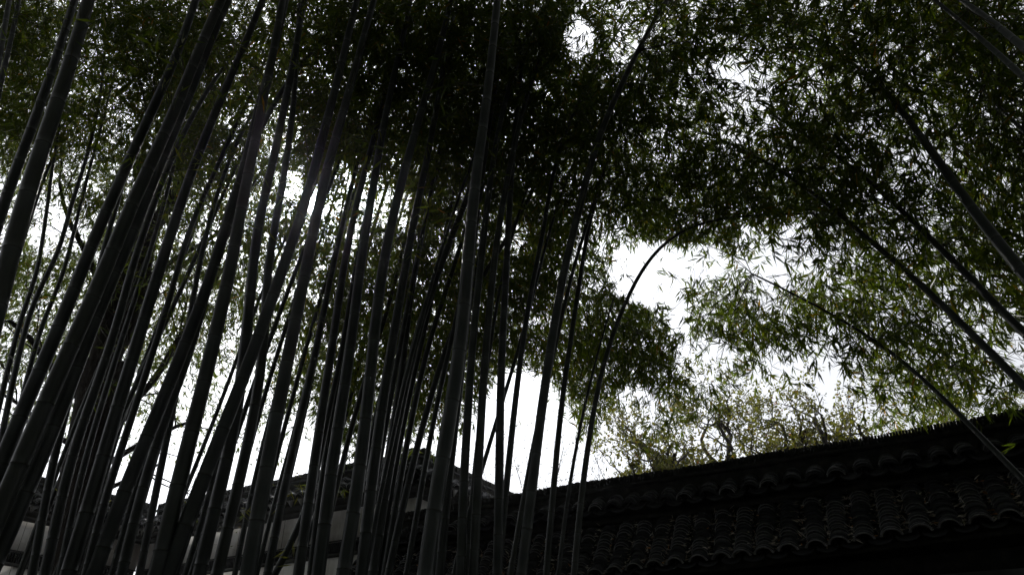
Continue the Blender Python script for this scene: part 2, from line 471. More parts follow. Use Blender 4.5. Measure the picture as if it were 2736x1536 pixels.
    ('thick bamboo culm arching from the right edge, fourth from below', 42, .11, j((BR, [(1850, 100)]), (TR, [(1717, 1380), (1570, 1200), (1460, 1060), (1350, 900), (1230, 730), (1150, 620), (1080, 530), (960, 400), (800, 280)]))),
    ('slim bamboo culm high on the right edge beneath the shiny one', 18, .06, j((TR, [(1850, 800), (1717, 650), (1600, 560), (1520, 460), (1450, 390), (1300, 260)]))),
    ('shiny bamboo culm with a bright upper edge in the upper right corner', 26, .06, j((TR, [(1850, 520), (1717, 390), (1600, 280), (1420, 130), (1270, 0), (1100, -130)]))),
    ('dark bamboo culm closest to the upper right corner', 34, .075, j((TR, [(1900, 400), (1717, 240), (1560, 110), (1400, 0), (1250, -100)]))),
    ('slim bamboo culm crossing the dark leaves behind the corner roof', 13, .065, j((BM, [(120, 900), (190, 560), (260, 260), (330, 0), (420, -280), (500, -560)]))),
    ('faint bamboo culm rising left of the thick upright one', 13, .065, j((BM, [(270, 700), (340, 380), (420, 100), (500, -180), (600, -480)]))),
]

# thinner canes further back in the left half of the grove
ORD = ['leftmost', 'second from left', 'third from left', 'fourth from left', 'fifth from left', 'sixth from left', 'seventh from left', 'eighth from left',
       'ninth from left', 'ninth from right', 'eighth from right', 'seventh from right', 'sixth from right', 'fifth from right', 'fourth from right',
       'third from right', 'second from right', 'rightmost']
BACK = 'thin dark cane behind the thick stems, %s of the thin back canes'
for bi, bx in enumerate ((-60, 40, 70, 150, 215, 330, 395, 455, 520, 590, 655, 700, 805, 850, 905, 965, 1010, 1090)):
    lean = float(np.interp(bx, [-60, 400, 700, 1100], [330, 270, 215, 120])) * rng.uniform(.82, 1.2)
    bx = bx + rng.normal() * 12
    CULMS.append((BACK % ORD[bi], rng.uniform(12, 19), rng.uniform(.055, .072),
                  [(bx, 1536), (bx + lean * .55 + rng.normal() * 6, 1100), (bx + lean + rng.normal() * 8, 768), (bx + lean * 1.55, 380), (bx + lean * 2.15, 0)]))


def catmull(P, per=.12):
    P = np.asarray(P)
    out = []
    n = len(P)
    for i in range(n - 1):
        p0 = P[max(i - 1, 0)] if i > 0 else 2 * P[0] - P[1]
        p1, p2 = P[i], P[i + 1]
        p3 = P[i + 2] if i + 2 < n else 2 * P[-1] - P[-2]
        m = max(2, int(np.linalg.norm(p2 - p1) / per))
        t = np.linspace(0, 1, m, endpoint=False)[:, None]
        out.append(.5 * ((2 * p1) + (-p0 + p2) * t + (2 * p0 - 5 * p1 + 4 * p2 - p3) * t ** 2 + (-p0 + 3 * p1 - 3 * p2 + p3) * t ** 3))
    out.append(P[-1][None])
    return np.concatenate(out)


def smooth_path(P, it=6):
    P = P.copy()
    for _ in range(it):
        P[1:-1] = P[1:-1] * .5 + (P[:-2] + P[2:]) * .25
    return P


def resample(P, step):
    d = np.concatenate([[0], np.cumsum(np.linalg.norm(np.diff(P, axis=0), axis=1))])
    n = max(4, int(d[-1] / step))
    s = np.linspace(0, d[-1], n)
    return np.stack([np.interp(s, d, P[:, i]) for i in range(3)], 1)


def culm_mesh(P, r0, taper_len, node_gap):
    """tube with ring nodes; P starts at the ground"""
    d = np.concatenate([[0], np.cumsum(np.linalg.norm(np.diff(P, axis=0), axis=1))])
    L = d[-1]
    # node positions, internodes longer in the middle
    nodes = []
    s = rng.uniform(.05, .25)
    while s < L - .05:
        nodes.append(s)
        s += node_gap * rng.uniform(.9, 1.1)
    ss, rr, mi, bl = [0], [1.0], [], [0]
    for nd in nodes:
        for off, k, b in ((-.022, .985, .55), (-.007, .995, .9), (-.002, 1.045, .2), (.002, 1.045, .1), (.006, .985, .4), (.05, 1.0, .10), (node_gap * .5, 1.0, 0)):
            q = nd + off
            if q > ss[-1] + .001 and q < L:
                ss.append(q)
                rr.append(k)
                bl.append(b)
    if ss[-1] < L - .01:
        ss.append(L)
        rr.append(1.0)
        bl.append(0)
    ss = np.array(ss)
    rr = np.array(rr)
    Pn = np.stack([np.interp(ss, d, P[:, i]) for i in range(3)], 1)
    R = r0 * (1 - .80 * np.clip(ss / taper_len, 0, 1) ** 1.6) * rr
    mb = MB()
    k = 12
    mb.tube(Pn, R, k)
    ridge = (rr[:-1] > 1.03) & (rr[1:] > 1.03)
    midx = np.repeat(ridge.astype(int), k)
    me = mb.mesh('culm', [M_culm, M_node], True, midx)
    at = me.attributes.new('bloom', 'FLOAT', 'POINT')
    at.data.foreach_set('value', np.repeat(np.array(bl) * rng.uniform(.3, .8), k).astype(np.float32))
    return me


BAMBOO = []          # dict(root, path)
GROUP_B = 'bamboo stems of the grove'
for idx, (label, w, dia, pts) in enumerate(CULMS):
    w_ref = w
    x0, y0 = pts[0]
    right_arch = x0 > 2600
    D = dia * 1824 / w_ref
    if right_arch:
        D = min(D, 6.0) * .78
    elif x0 > 1050:
        D = min(D, 6.6) * .82
    else:
        D = min(D, 9.5)
    # depth (world Y) where the lowest point stands
    Yb = D * ray(x0, min(y0, 1536))[1]
    P = []
    for i, (x, y) in enumerate(pts):
        yy = Yb + (0.0 if not right_arch else i / len(pts) * 1.0)
        P.append(at_Y(x, y, yy))
    P = np.array(P)
    dia_eff = w_ref * D / 1824.0
    # continue down to the ground, getting steeper
    low = P[0].copy()
    sl_ = (P[0] - P[1]) / max(abs(P[0][2] - P[1][2]), .05)
    if right_arch:
        sl_ = np.array([np.clip(sl_[0], 0, 1.1), sl_[1], -1])
    down = []
    z = low[2]
    cur = low.copy()
    lat = sl_[:2].copy()
    lat = np.clip(lat, -1.1, 1.1)
    while z > 0.02:
        dz = min(.35, z)
        cur = cur + np.array([lat[0] * dz, lat[1] * dz, -dz])
        lat = lat * (.90 if not right_arch else .84)
        z -= dz
        down.append(cur.copy())
    full = np.array(down[::-1] + list(P))
    tip_in = right_arch or 'arching far' in label or 'ending in the hanging' in label
    # continue above the frame, arching over
    up = []
    cur = full[-1].copy()
    dr = norm(full[-1] - full[-2])
    height_goal = rng.uniform(9.5, 12.5)
    n_up = 0
    Lsofar = np.linalg.norm(np.diff(full, axis=0), axis=1).sum()
    total = max(height_goal, Lsofar + (1.2 if tip_in else 2.0))
    if tip_in:
        total = Lsofar + .5
    bendv = norm(np.array([dr[0] * .6 + rng.normal() * .2, rng.uniform(.1, .6), 0]))
    while Lsofar < total and n_up < 60:
        st = .4
        dr = norm(dr + (bendv * .035 - np.array([0, 0, 1]) * (.02 + .004 * n_up)))
        cur = cur + dr * st
        up.append(cur.copy())
        Lsofar += st
        n_up += 1
    full = np.array(list(full) + up)
    path = smooth_path(resample(catmull(full), .15), 8)
    Ltot = np.linalg.norm(np.diff(path, axis=0), axis=1).sum()
    basep = path[0].copy()
    basep[2] = 0
    root = empty('bamboo', basep, label, 'bamboo', 'thin canes at the back of the grove' if 'thin back canes' in label else GROUP_B)
    low_s = np.linalg.norm(np.diff(path, axis=0), axis=1).sum()
    r0 = dia_eff / 2 * 1.04
    me = culm_mesh(path - basep, r0, Ltot * 1.08, float(np.clip(dia_eff * 3.6, .2, .36)))
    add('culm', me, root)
    BAMBOO.append(dict(root=root, base=basep, path=path, L=Ltot, cl=[], r0=r0))

# ------------------------------------------------------------------ foliage: clumps of leaf fans carried by the bamboo, density as the grove shows it
MAP = [  # 36 columns x 16 rows over the view
    "987889987788999999999448788888888998",
    "886789987788999999999118777657777788",
    "876788987678999999998678744577777778",
    "887678987689999999999978834677877678",
    "887668987679999999999888734788876577",
    "656668887688899999998878878887764677",
    "445566667776318999888878888887756777",
    "344566666776519946993498778887646777",
    "463555566667688849994488862228765677",
    "665555666677888899986688820002777667",
    "555555566658888888866761455577776566",
    "555555566677888888878886777766766555",
    "555555555566888887478888882112676654",
    "333333334457867777078866500000255643",
    "333333233447877760066055000000044634",
    "222222112233411220000021000000002300",
]
COV = [0, .10, .22, .36, .50, .64, .78, .88, .95, .985]
CW, CH = 76.0, 76.0


def depth_at(x, y):
    # distance in metres at which the leaves hang
    xs_ = [-900, 0, 500, 900, 1300, 1700, 2000, 2300, 2736, 3600]
    lo = [12, 13, 12.5, 10.5, 9.2, 8.6, 7.8, 7.0, 6.6, 5.6]       # at y ~ 900
    hi = [9, 10, 9.5, 8.2, 7.6, 7.2, 6.6, 6.0, 5.6, 4.8]          # at y ~ 0
    a = np.interp(x, xs_, lo)
    b = np.interp(x, xs_, hi)
    t = np.clip(y / 900.0, -.8, 1.15)
    return b + (a - b) * t


centers = []
for r in range(-14, 16):
    for c in range(-10, 47):
        inside = 0 <= r and 0 <= c < 36
        if inside:
            cov = COV[int(MAP[r][c])]
        else:
            rr_ = min(max(r, 0), 15)
            cc_ = min(max(c, 0), 35)
            cov = COV[int(MAP[rr_][cc_])] if r >= 0 else .90  # leaves past the frame top, packed in to shade the grove
            if r >= 12 and c >= 36:
                cov = .3
        if cov <= 0:
            continue
        x, y = (c + .5) * CW, (r + .5) * CH
        D = depth_at(x, y)
        nL = 84
        apx = .0011 * (1824.0 / D) ** 2 * .50 * .62          # visible area of one leaf
        need = -math.log(1 - cov) * CW * CH * (1.0 if inside else .55)
        n = need / (nL * apx)
        n = int(n) + (rng.random() < n - int(n))
        for _ in range(n):
            px = x + rng.uniform(-.5, .5) * CW
            py = y + rng.uniform(-.5, .5) * CH
            d = D * rng.uniform(.86, 1.22)
            p = at_D(px, py, d)
            if p[2] > 15:
                p = at_D(px, py, d * .7)
            centers.append((*p, 1 if inside else 0))
# out-of-frame canopy clumps added above and behind the viewpoint to block sky light
for _ in range(1300):
    centers.append((rng.uniform(-11, 11), rng.uniform(-10, 3), rng.uniform(6.5, 10), 0))
for _ in range(1500):
    el = math.radians(rng.uniform(58, 90))
    az = rng.uniform(-1.9, 1.4)
    z = rng.uniform(8.5, 12.5)
    h = (z - 1.6) / math.tan(el)
    centers.append((math.sin(az) * h - rng.uniform(0, 3), math.cos(az) * h, z, 0))
centers = np.array(centers)
inside_f = centers[:, 3]
centers = centers[:, :3]
# each clump belongs to the bamboo that passes closest (the part of it above 3 m)
allp, own = [], []
for i, b in enumerate(BAMBOO):
    q = b['path'][b['path'][:, 2] > 3.0]
    if len(q) == 0:
        q = b['path'][-3:]
    q = q[::3]
    allp.append(q)
    own.append(np.full(len(q), i))
allp = np.concatenate(allp)
own = np.concatenate(own)
near = np.zeros(len(centers), int)
for s in range(0, len(centers), 500):
    dd = ((centers[s:s + 500, None, :] - allp[None]) ** 2).sum(-1)
    near[s:s + 500] = dd.argmin(1)
n_leaf_total = 0
for k, c in enumerate(centers):
    BAMBOO[own[near[k]]]['cl'].append((c, allp[near[k]], inside_f[k]))


GAPS = [(1740, 735, 112, 88, .97), (1865, 705, 85, 52, .95), (1890, 968, 92, 66, .93), (1815, 850, 34, 62, .8), (1700, 1090, 60, 60, .8), (1400, 1160, 135, 170, .97), (1230, 1260, 60, 90, .9), (1665, 1150, 60, 50, .85),
        (1545, 105, 40, 62, .93), (1960, 190, 60, 34, .75), (1370, 640, 42, 50, .7), (840, 542, 30, 32, 1), (772, 492, 30, 42, .7), (125, 610, 60, 70, .6),
        (1085, 565, 26, 60, .7), (1700, 690, 60, 50, .9), (2030, 720, 1, 1, 0), (1775, 400, 34, 60, .5), (2330, 350, 70, 40, .5), (640, 1020, 40, 140, .7),
        (470, 1130, 50, 130, .6), (820, 1170, 90, 50, .7), (2260, 690, 50, 60, .4)]


def gap_keep(P):
    x, y, f = to_px(P)
    k = np.ones(len(P))
    for gx_, gy_, rx_, ry_, s_ in GAPS:
        q = ((x - gx_) / rx_) ** 2 + ((y - gy_) / ry_) ** 2
        k = np.minimum(k, np.where((q < 1.25) & (f > 0), 1 - s_ * np.clip((1.25 - q) / .4, 0, 1), 1))
    return rng.random(len(P)) < k


def clump(c, hook, nL, R, near_cam):
    """returns leaf bases and directions for one clump, plus twig lines"""
    nf = max(4, nL // 6)
    out = norm(np.array([c[0] - hook[0], c[1] - hook[1], (c[2] - hook[2]) * .3]) + rng.normal(size=3) * .4)
    # a short arching branchlet; the fans sit along it and its twigs
    tt = rng.uniform(-1, 1, nf)
    side = norm(np.cross(out, [0, 0, 1]) + 1e-6)
    fp = c + out * (tt * R * 1.25)[:, None] + side * (rng.normal(size=nf) * R * .55)[:, None]
    fp[:, 2] += rng.normal(size=nf) * R * .5 - (tt ** 2) * R * .35
    fd = norm(out * (.5 + .3 * tt)[:, None] + rng.normal(size=(nf, 3)) * .55 + np.array([0, 0, -.85]))
    kp = gap_keep(fp + fd * .06)
    fp, fd = fp[kp], fd[kp]
    nl = 6
    B = np.repeat(fp, nl, 0)
    Dr = np.repeat(fd, nl, 0)
    B = B + Dr * rng.uniform(-.06, .03, (len(B), 1))
    Dr = norm(Dr + rng.normal(size=Dr.shape) * .36)
    return B, Dr, fp, out


for b in BAMBOO:
    if not b['cl']:
        continue
    Bs, Ds, tw = [], [], MB()
    for c, hook, ins in b['cl']:
        Bq, Dq, fp, out = clump(c, hook, 84 if ins else 60, .27 if ins else .4, False)
        Bs.append(Bq)
        Ds.append(Dq)
        if len(fp) < 2:
            continue
        # branch from the stem
        v = c - hook
        dist = np.linalg.norm(v)
        st = hook if dist < .9 else c - v / dist * .9
        midp = (st + c) / 2 + np.array([0, 0, .10 * min(dist, 1.6)])
        if gap_keep(midp[None])[0] and gap_keep(((midp + st) / 2)[None])[0]:
            tw.tube([st, midp, c], [.0045, .0035, .002], 3)
        for q in fp[::3]:
            tw.tube([c, (c + q) / 2 + rng.normal(size=3) * .02, q], [.0022, .0018, .001], 3)
    # paired thin side branches leaving the upper nodes
    pth = b['path']
    tan = norm(np.gradient(pth, axis=0))
    for q in range(3, len(pth) - 2, 3):
        if pth[q][2] < 4.6:
            continue
        a1 = norm(np.cross(tan[q], rng.normal(size=3)))
        for sg in (a1, norm(a1 + rng.normal(size=3) * .5)):
            ln = rng.uniform(.25, .8)
            d1 = norm(sg * .8 + tan[q] * .75)
            e1_ = pth[q] + d1 * ln * .5
            e2_ = e1_ + norm(d1 + np.array([0, 0, -.35]) + rng.normal(size=3) * .25) * ln * .5
            if not gap_keep(np.stack([e1_, e2_])).all():
                continue
            tw.tube([pth[q], e1_, e2_], [.004, .003, .0012], 3)
            m_ = rng.integers(3, 9)
            t_q = rng.uniform(.3, 1, (m_, 1))
            Bs.append(e1_ + (e2_ - e1_) * t_q)
            Ds.append(norm(rng.normal(size=(m_, 3)) * .6 + d1 * .5 + np.array([0, 0, -.6])))
    Bs = np.concatenate(Bs)
    Ds = np.concatenate(Ds)
    n = len(Bs)
    n_leaf_total += n
    L = np.clip(rng.normal(.118, .034, n), .045, .2)
    Wd = L * rng.uniform(.115, .155, n)
    V, Q, T = leaves(Bs - b['base'], Ds, L, Wd, fold=False)
    add('foliage', mesh_np('foliage', V, Q, T, [M_leaf]), b['root'], kind='stuff')
    me = tw.mesh('branches', [M_twig])
    me.transform(Matrix.Translation(-Vector(b['base'])))
    add('branches', me, b['root'], kind='stuff')
print('LEAVES', n_leaf_total, 'clumps', len(centers))


# ------------------------------------------------------------------ tiled garden walls
WR = -math.asin(.515)          # walls run along local X, seen face towards local -Y
UU = np.array([math.cos(WR), math.sin(WR), 0])
NN = np.array([-math.sin(WR), math.cos(WR), 0])


def arc_tile(w, l, h, th, seg=6, flip=False, spread=1.0, name='tile', mats=None):
    """thin arched roof tile, axis along Y (uphill), width along X; arch up, or down when flip"""
    a0 = math.radians(78)
    th_ = np.linspace(-a0, a0, seg + 1)
    ro = w / 2 / math.sin(a0)
    sgn = -1 if flip else 1
    V = []
    for yy in (0, l):
        for k, rr_ in ((0, ro), (1, ro - th)):
            for t in th_:
                sc = 1 - .06 * (yy / l)
                V.append((math.sin(t) * rr_ * sc, yy, sgn * ((math.cos(t) - math.cos(a0)) * rr_ * (h / (ro * (1 - math.cos(a0)))))))
    m = seg + 1
    Q, mi = [], []
    for i in range(seg):
        Q.append((i, i + 1, 2 * m + i + 1, 2 * m + i)); mi.append(0)
        Q.append((m + i + 1, m + i, 3 * m + i, 3 * m + i + 1)); mi.append(0)
        Q.append((i + 1, i, m + i, m + i + 1)); mi.append(1)
        Q.append((2 * m + i, 2 * m + i + 1, 3 * m + i + 1, 3 * m + i)); mi.append(0)
    return mesh_np(name, V, Q, None, mats or [M_tile, M_rim], mi)


def double_tile(mats):
    A = arc_tile(.175, .17, .062, .011, 6, mats=mats)
    B = arc_tile(.181, .10, .068, .011, 6, mats=mats)
    B.transform(Matrix.Translation((0, .030, .012)))
    import bmesh
    bm = bmesh.new()
    bm.from_mesh(A)
    bm.from_mesh(B)
    bm.to_mesh(A)
    bm.free()
    return A


ME_COVER = double_tile([M_tile, M_rim])
ME_COVER_D = double_tile([M_tile, M_tile])
ME_COVER_OLD = arc_tile(.175, .17, .062, .014, 6)
ME_PAN = arc_tile(.20, .17, .045, .013, 6, flip=True, mats=[M_tile, M_tile])
ME_EAVE = arc_tile(.185, .10, .07, .018, 8, mats=[M_tile, M_rim])
# small beads along the rim of the eave tile
_mb = MB()
a0 = math.radians(72)
for t in np.linspace(-a0, a0, 15):
    ro = .098
    cx_, cz_ = math.sin(t) * ro, (math.cos(t) - math.cos(math.radians(78))) * ro * .78
    _mb.box(cx_ - .0035, cx_ + .0035, -.006, .006, cz_ - .004, cz_ + .004)
ME_BEADS = _mb.mesh('beaded_rim', [M_rim])
# pointed drip tile that hangs at the eave
_mb = MB()
prof = [(-.085, .0), (-.07, -.03), (-.05, -.035), (-.03, -.075), (0, -.125), (.03, -.075), (.05, -.035), (.07, -.03), (.085, .0)]
v = [(x, 0, z) for x, z in prof] + [(x, .014, z + .003) for x, z in prof]
n_ = len(prof)
mid_f = (0, 0, -.01)
v = v + [(0, -.004, -.012), (0, .018, -.012)]
tt_ = [(i, i + 1, 2 * n_) for i in range(n_ - 1)] + [(n_ + i + 1, n_ + i, 2 * n_ + 1) for i in range(n_ - 1)]
qq_ = [(i + 1, i, n_ + i, n_ + i + 1) for i in range(n_ - 1)]
_mb.put(v, qq_, tt_)
ME_DRIP = _mb.mesh('drip_tile', [M_rim])


def wobble_strip(mb, x0, x1, y0, y1, z0, z1, step=.12, amp=.012):
    """long body with uneven faces"""
    n = max(2, int((x1 - x0) / step))
    xs = np.linspace(x0, x1, n + 1)
    ring = []
    for x in xs:
        a = rng.normal(size=8) * amp
        ring += [(x, y0 + a[0] * .5, z0), (x, y0 + a[2] * .5, z1 + a[3]), (x, y1 + a[4] * .5, z1 + a[5]), (x, y1 + a[6] * .5, z0)]
    Q = []
    for i in range(n):
        o, p = i * 4, i * 4 + 4
        Q += [(o, p, p + 1, o + 1), (o + 1, p + 1, p + 2, o + 2), (o + 2, p + 2, p + 3, o + 3), (o + 3, p + 3, p, o)]
    Q += [(0, 1, 2, 3), (n * 4 + 3, n * 4 + 2, n * 4 + 1, n * 4)]
    mb.put(ring, Q)


def tile_slope(root, x0, x1, y0, z0, y1, z1, rows, drip=True, beads=False, Rz=0.0, org=(0, 0, 0), pitch=.22, names=('cover_tile', 'pan_tile'), dark=.35, sag=None):
    """rows of cover and pan tiles from eave (y0,z0) up to (y1,z1); local frame turned by Rz about org"""
    M = Matrix.Translation(Vector(org)) @ Matrix.Rotation(Rz, 4, 'Z')
    sl = math.atan2(z1 - z0, y1 - y0)
    Ls = math.hypot(z1 - z0, y1 - y0)
    n = int((x1 - x0) / pitch)
    for i in range(n):
        x = x0 + (i + .5) * pitch
        skew = rng.normal() * .012
        for r in range(rows):
            t = r / rows
            lift = rng.normal() * .0035
            y = y0 + (y1 - y0) * t
            z = z0 + (z1 - z0) * t + lift + .004 * 0
            if sag:
                z += sag(x) * (1 - t)
            me = ME_COVER if rng.random() > dark else ME_COVER_D
            o = bpy.data.objects.new(names[0], me)
            C.objects.link(o)
            o.parent = root
            # each tile lies a little flatter than the slope so that its lower rim stands proud
            o.matrix_basis = M @ Matrix.Translation((x + skew * (1 - t) + rng.normal() * .004, y, z + .05)) @ Matrix.Rotation(sl - .10, 4, 'X') @ Matrix.Rotation(rng.normal() * .03, 4, 'Z') @ Matrix.Rotation(rng.normal() * .03, 4, 'Y')
            o = bpy.data.objects.new(names[1], ME_PAN)
            C.objects.link(o)
            o.parent = root
            o.matrix_basis = M @ Matrix.Translation((x + pitch / 2 + rng.normal() * .004, y - .03, z + .03)) @ Matrix.Rotation(sl - .08, 4, 'X') @ Matrix.Rotation(rng.normal() * .03, 4, 'Z')
        sg = sag(x) if sag else 0
        if beads:
            o = bpy.data.objects.new('eave_tile', ME_EAVE)
            C.objects.link(o)
            o.parent = root
            o.matrix_basis = M @ Matrix.Translation((x + skew, y0 - .035, z0 + .045 + sg)) @ Matrix.Rotation(sl * .6, 4, 'X')
            p = bpy.data.objects.new('beaded_rim', ME_BEADS)
            C.objects.link(p)
            p.parent = o
        if drip:
            o = bpy.data.objects.new('drip_tile', ME_DRIP)
            C.objects.link(o)
            o.parent = root
            o.matrix_basis = M @ Matrix.Translation((x + pitch / 2, y0 - .06, z0 + .0 + sg)) @ Matrix.Rotation(.35 + rng.normal() * .06, 4, 'X') @ Matrix.Rotation(rng.normal() * .05, 4, 'Z')


def part_box(root, name, mat, boxes, M=None, wob=False, kind=None):
    mb = MB()
    for b in boxes:
        (wobble_strip(mb, *b) if wob else mb.box(*b))
    me = mb.mesh(name, [mat])
    if M is not None:
        me.transform(M)
    o = add(name, me, root)
    if kind:
        o['kind'] = kind
    return o


def ridge_tiles(root, x0, x1, y, z0, z1, wid, M=None, gap=.028, hj=.004):
    """upright tiles packed side by side along the ridge"""
    mb = MB()
    x = x0
    while x < x1:
        h = rng.normal() * hj + .012 * math.sin(x * 2.1) * math.sin(x * .83 + 1)
        t = gap * rng.uniform(.75, .93)
        l = rng.normal() * .006
        mb.box(x, x + t, y - wid / 2 + l, y + wid / 2 + l, z0, z1 + h)
        x += gap
    mb.box(x0, x1, y - wid * .38, y + wid * .38, z0 - .02, z1 - .03)
    me = mb.mesh('ridge_tiles', [M_moss])
    if M is not None:
        me.transform(M)
    o = add('ridge_tiles', me, root)
    o['kind'] = 'stuff'


# --- near wall on the right
wa = empty('garden_wall', (0, 0, 0), 'long dark garden wall with tiled coping running down from the right edge', 'wall', rz=WR)
XA0, XA1 = -6.95, 2.2
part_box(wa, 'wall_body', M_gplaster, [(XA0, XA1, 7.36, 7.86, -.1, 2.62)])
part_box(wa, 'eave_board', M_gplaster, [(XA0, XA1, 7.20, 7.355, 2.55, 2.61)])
part_box(wa, 'roof_bed', M_moss, [(XA0, XA1, 7.505, 7.82, 2.622, 3.18), (XA0, XA1, 7.37, 7.502, 2.623, 2.80)])
# sloping bed under the lower tiles
mb = MB()
def eave_drop(x):
    return -.075 + min(x - .8, 0) * .034 + .012 * math.sin(x * 1.7)


e0, e1 = eave_drop(XA0), eave_drop(XA1)
mb.put([(XA0, 7.06, 2.988 + e0), (XA1, 7.06, 2.988 + e1), (XA1, 7.50, 3.34), (XA0, 7.50, 3.34), (XA0, 7.10, 2.970 + e0), (XA1, 7.10, 2.970 + e1), (XA1, 7.50, 3.02), (XA0, 7.50, 3.02)],
       [(0, 1, 2, 3), (7, 6, 5, 4), (1, 0, 4, 5), (3, 2, 6, 7)])
add('sloping_bed', mb.mesh('sloping_bed', [M_moss]), wa)
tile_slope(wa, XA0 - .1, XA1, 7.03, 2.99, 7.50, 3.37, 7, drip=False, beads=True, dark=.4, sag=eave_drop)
part_box(wa, 'band', M_moss, [(XA0, XA1, 7.505, 7.80, 3.181, 3.55, .15, .006)], wob=True)
part_box(wa, 'string_course', M_moss, [(XA0, XA1, 7.44, 7.504, 3.44, 3.50, .2, .005)], wob=True)
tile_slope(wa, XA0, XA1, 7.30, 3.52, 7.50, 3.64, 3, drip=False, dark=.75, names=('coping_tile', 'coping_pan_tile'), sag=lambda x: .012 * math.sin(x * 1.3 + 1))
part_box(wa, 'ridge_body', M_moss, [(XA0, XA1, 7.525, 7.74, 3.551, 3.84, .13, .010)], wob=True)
part_box(wa, 'ridge_course', M_moss, [(XA0, XA1, 7.49, 7.775, 3.845, 3.885, .2, .006)], wob=True)
ridge_tiles(wa, XA0, XA1, 7.63, 3.88, 3.975, .24)
# upturned end of the ridge, pale broken tile
mb = MB()
mb.put([(-.09, -.02, 0), (.10, -.02, 0), (.12, -.02, .10), (.05, -.02, .17), (.0, -.02, .11), (-.06, -.02, .14), (-.09, .02, 0), (.10, .02, 0), (.12, .02, .10), (.05, .02, .17), (.0, .02, .11), (-.06, .02, .14)],
       [(0, 1, 2, 4), (6, 10, 8, 7), (0, 6, 7, 1), (1, 7, 8, 2), (2, 8, 9, 3), (3, 9, 10, 4), (4, 10, 11, 5), (5, 11, 6, 0)], [(2, 3, 4), (4, 5, 0), (8, 10, 9), (10, 6, 11)])
add('end_tile', mb.mesh('end_tile', [M_plaster]), wa, loc=(XA0 + .12, 7.60, 3.98))

# --- courtyard wall behind, with its corner, and the wall at the far left
def roofed_run(root, L, M, Rz, org, base_z=0.0, x_start=0.0):
    # white face at local y=0, running along +x
    part_box(root, 'plaster_wall', M_plaster, [(x_start, L, 0, .4, -.1, 3.86), (x_start, L, 0, .4, 4.045, 4.56)], M)
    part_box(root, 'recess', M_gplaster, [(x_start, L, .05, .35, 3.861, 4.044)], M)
    mb = MB()
    x = x_start
    while x < L:
        mb.box(x, x + .018, .0, .048, 3.863, 4.042)
        x += .042
    me = mb.mesh('tile_grille', [M_tile])
    me.transform(M)
    o = add('tile_grille', me, root)
    o['kind'] = 'stuff'
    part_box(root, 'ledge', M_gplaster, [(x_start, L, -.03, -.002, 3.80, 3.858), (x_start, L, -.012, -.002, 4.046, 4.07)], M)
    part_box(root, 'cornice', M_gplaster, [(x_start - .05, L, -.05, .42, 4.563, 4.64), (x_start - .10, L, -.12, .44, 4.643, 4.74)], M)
    mb = MB()
    mb.put([(x_start - .2, -.30, 4.765), (L, -.30, 4.765), (L, .12, 5.06), (x_start - .2, .12, 5.06), (x_start - .2, -.28, 4.745), (L, -.28, 4.745), (L, .44, 4.745), (x_start - .2, .44, 4.745), (x_start - .2, .44, 5.06), (L, .44, 5.06)],
           [(0, 1, 2, 3), (7, 6, 5, 4), (1, 0, 4, 5), (3, 2, 9, 8), (8, 9, 6, 7)])
    me = mb.mesh('roof_bed', [M_moss])
    me.transform(M)
    add('roof_bed', me, root)
    tile_slope(root, x_start - .2, L, -.34, 4.76, .10, 5.06, 3, drip=True, Rz=Rz, org=org, pitch=.24, dark=.5)
    part_box(root, 'ridge_body', M_moss, [(x_start, L, .10, .30, 5.062, 5.24, .13, .008)], M, wob=True)
    part_box(root, 'ridge_course', M_tile, [(x_start - .02, L, .06, .34, 5.245, 5.275, .2, .004)], M, wob=True)
    ridge_tiles(root, x_start, L, .20, 5.28, 5.40, .22, M, .03)


def run_matrix(Rz, org):
    return Matrix.Translation(Vector(org)) @ Matrix.Rotation(Rz, 4, 'Z')


def wall_pt(s, n):
    return UU * s + NN * n


cB = wall_pt(-7.04, 8.72)
wb = empty('courtyard_wall', (0, 0, 0), 'high white plastered courtyard wall with pointed roof corner behind the bamboo', 'wall')
# front face: runs from inner corner (s=-14.1) to the outer corner (s=-7.04)
o1 = wall_pt(-14.1, 8.72)
roofed_run(wb, 7.06, run_matrix(WR, o1), WR, tuple(o1))
# return face seen on the right: local -Y must point to +s, so turn by +90 degrees
o2 = cB
M2 = run_matrix(WR + math.pi / 2, o2)
roofed_run(wb, 8.0, M2, WR + math.pi / 2, tuple(o2), x_start=.004)
# corner piece where both slopes meet
wc = empty('side_wall', (0, 0, 0), 'white plastered wall with tiled ridge rising to the left edge behind the tree trunk', 'wall')
o3 = wall_pt(-14.1, -1.0)
roofed_run(wc, 9.7, run_matrix(WR + math.pi / 2, o3), WR + math.pi / 2, tuple(o3))

# fallen leaves lying in the valleys of the near roof
n = 2000
xl = rng.uniform(XA0, XA1, n)
xl = np.floor((xl - XA0 + .1) / .22) * .22 + XA0 - .1 + .22 + rng.normal(size=n) * .022
tl = rng.uniform(0, 1, n) ** 1.3
c_ = np.stack([xl, 7.03 + .42 * tl, 3.05 + .36 * tl + rng.uniform(0, .02, n) + np.array([eave_drop(q) for q in xl]) * (1 - tl)], 1)
d_ = norm(np.stack([rng.normal(size=n), rng.normal(size=n), rng.normal(size=n) * .35], 1))
V, Q, T = leaves(c_, d_, rng.uniform(.03, .10, n), rng.uniform(.007, .02, n), False)
add('fallen_leaves', mesh_np('fallen_leaves', V, Q, T, [M_dry]), None, rot=(0, 0, WR), kind='stuff', label='dry pale and orange leaves caught between the roof tiles', category='leaf litter')


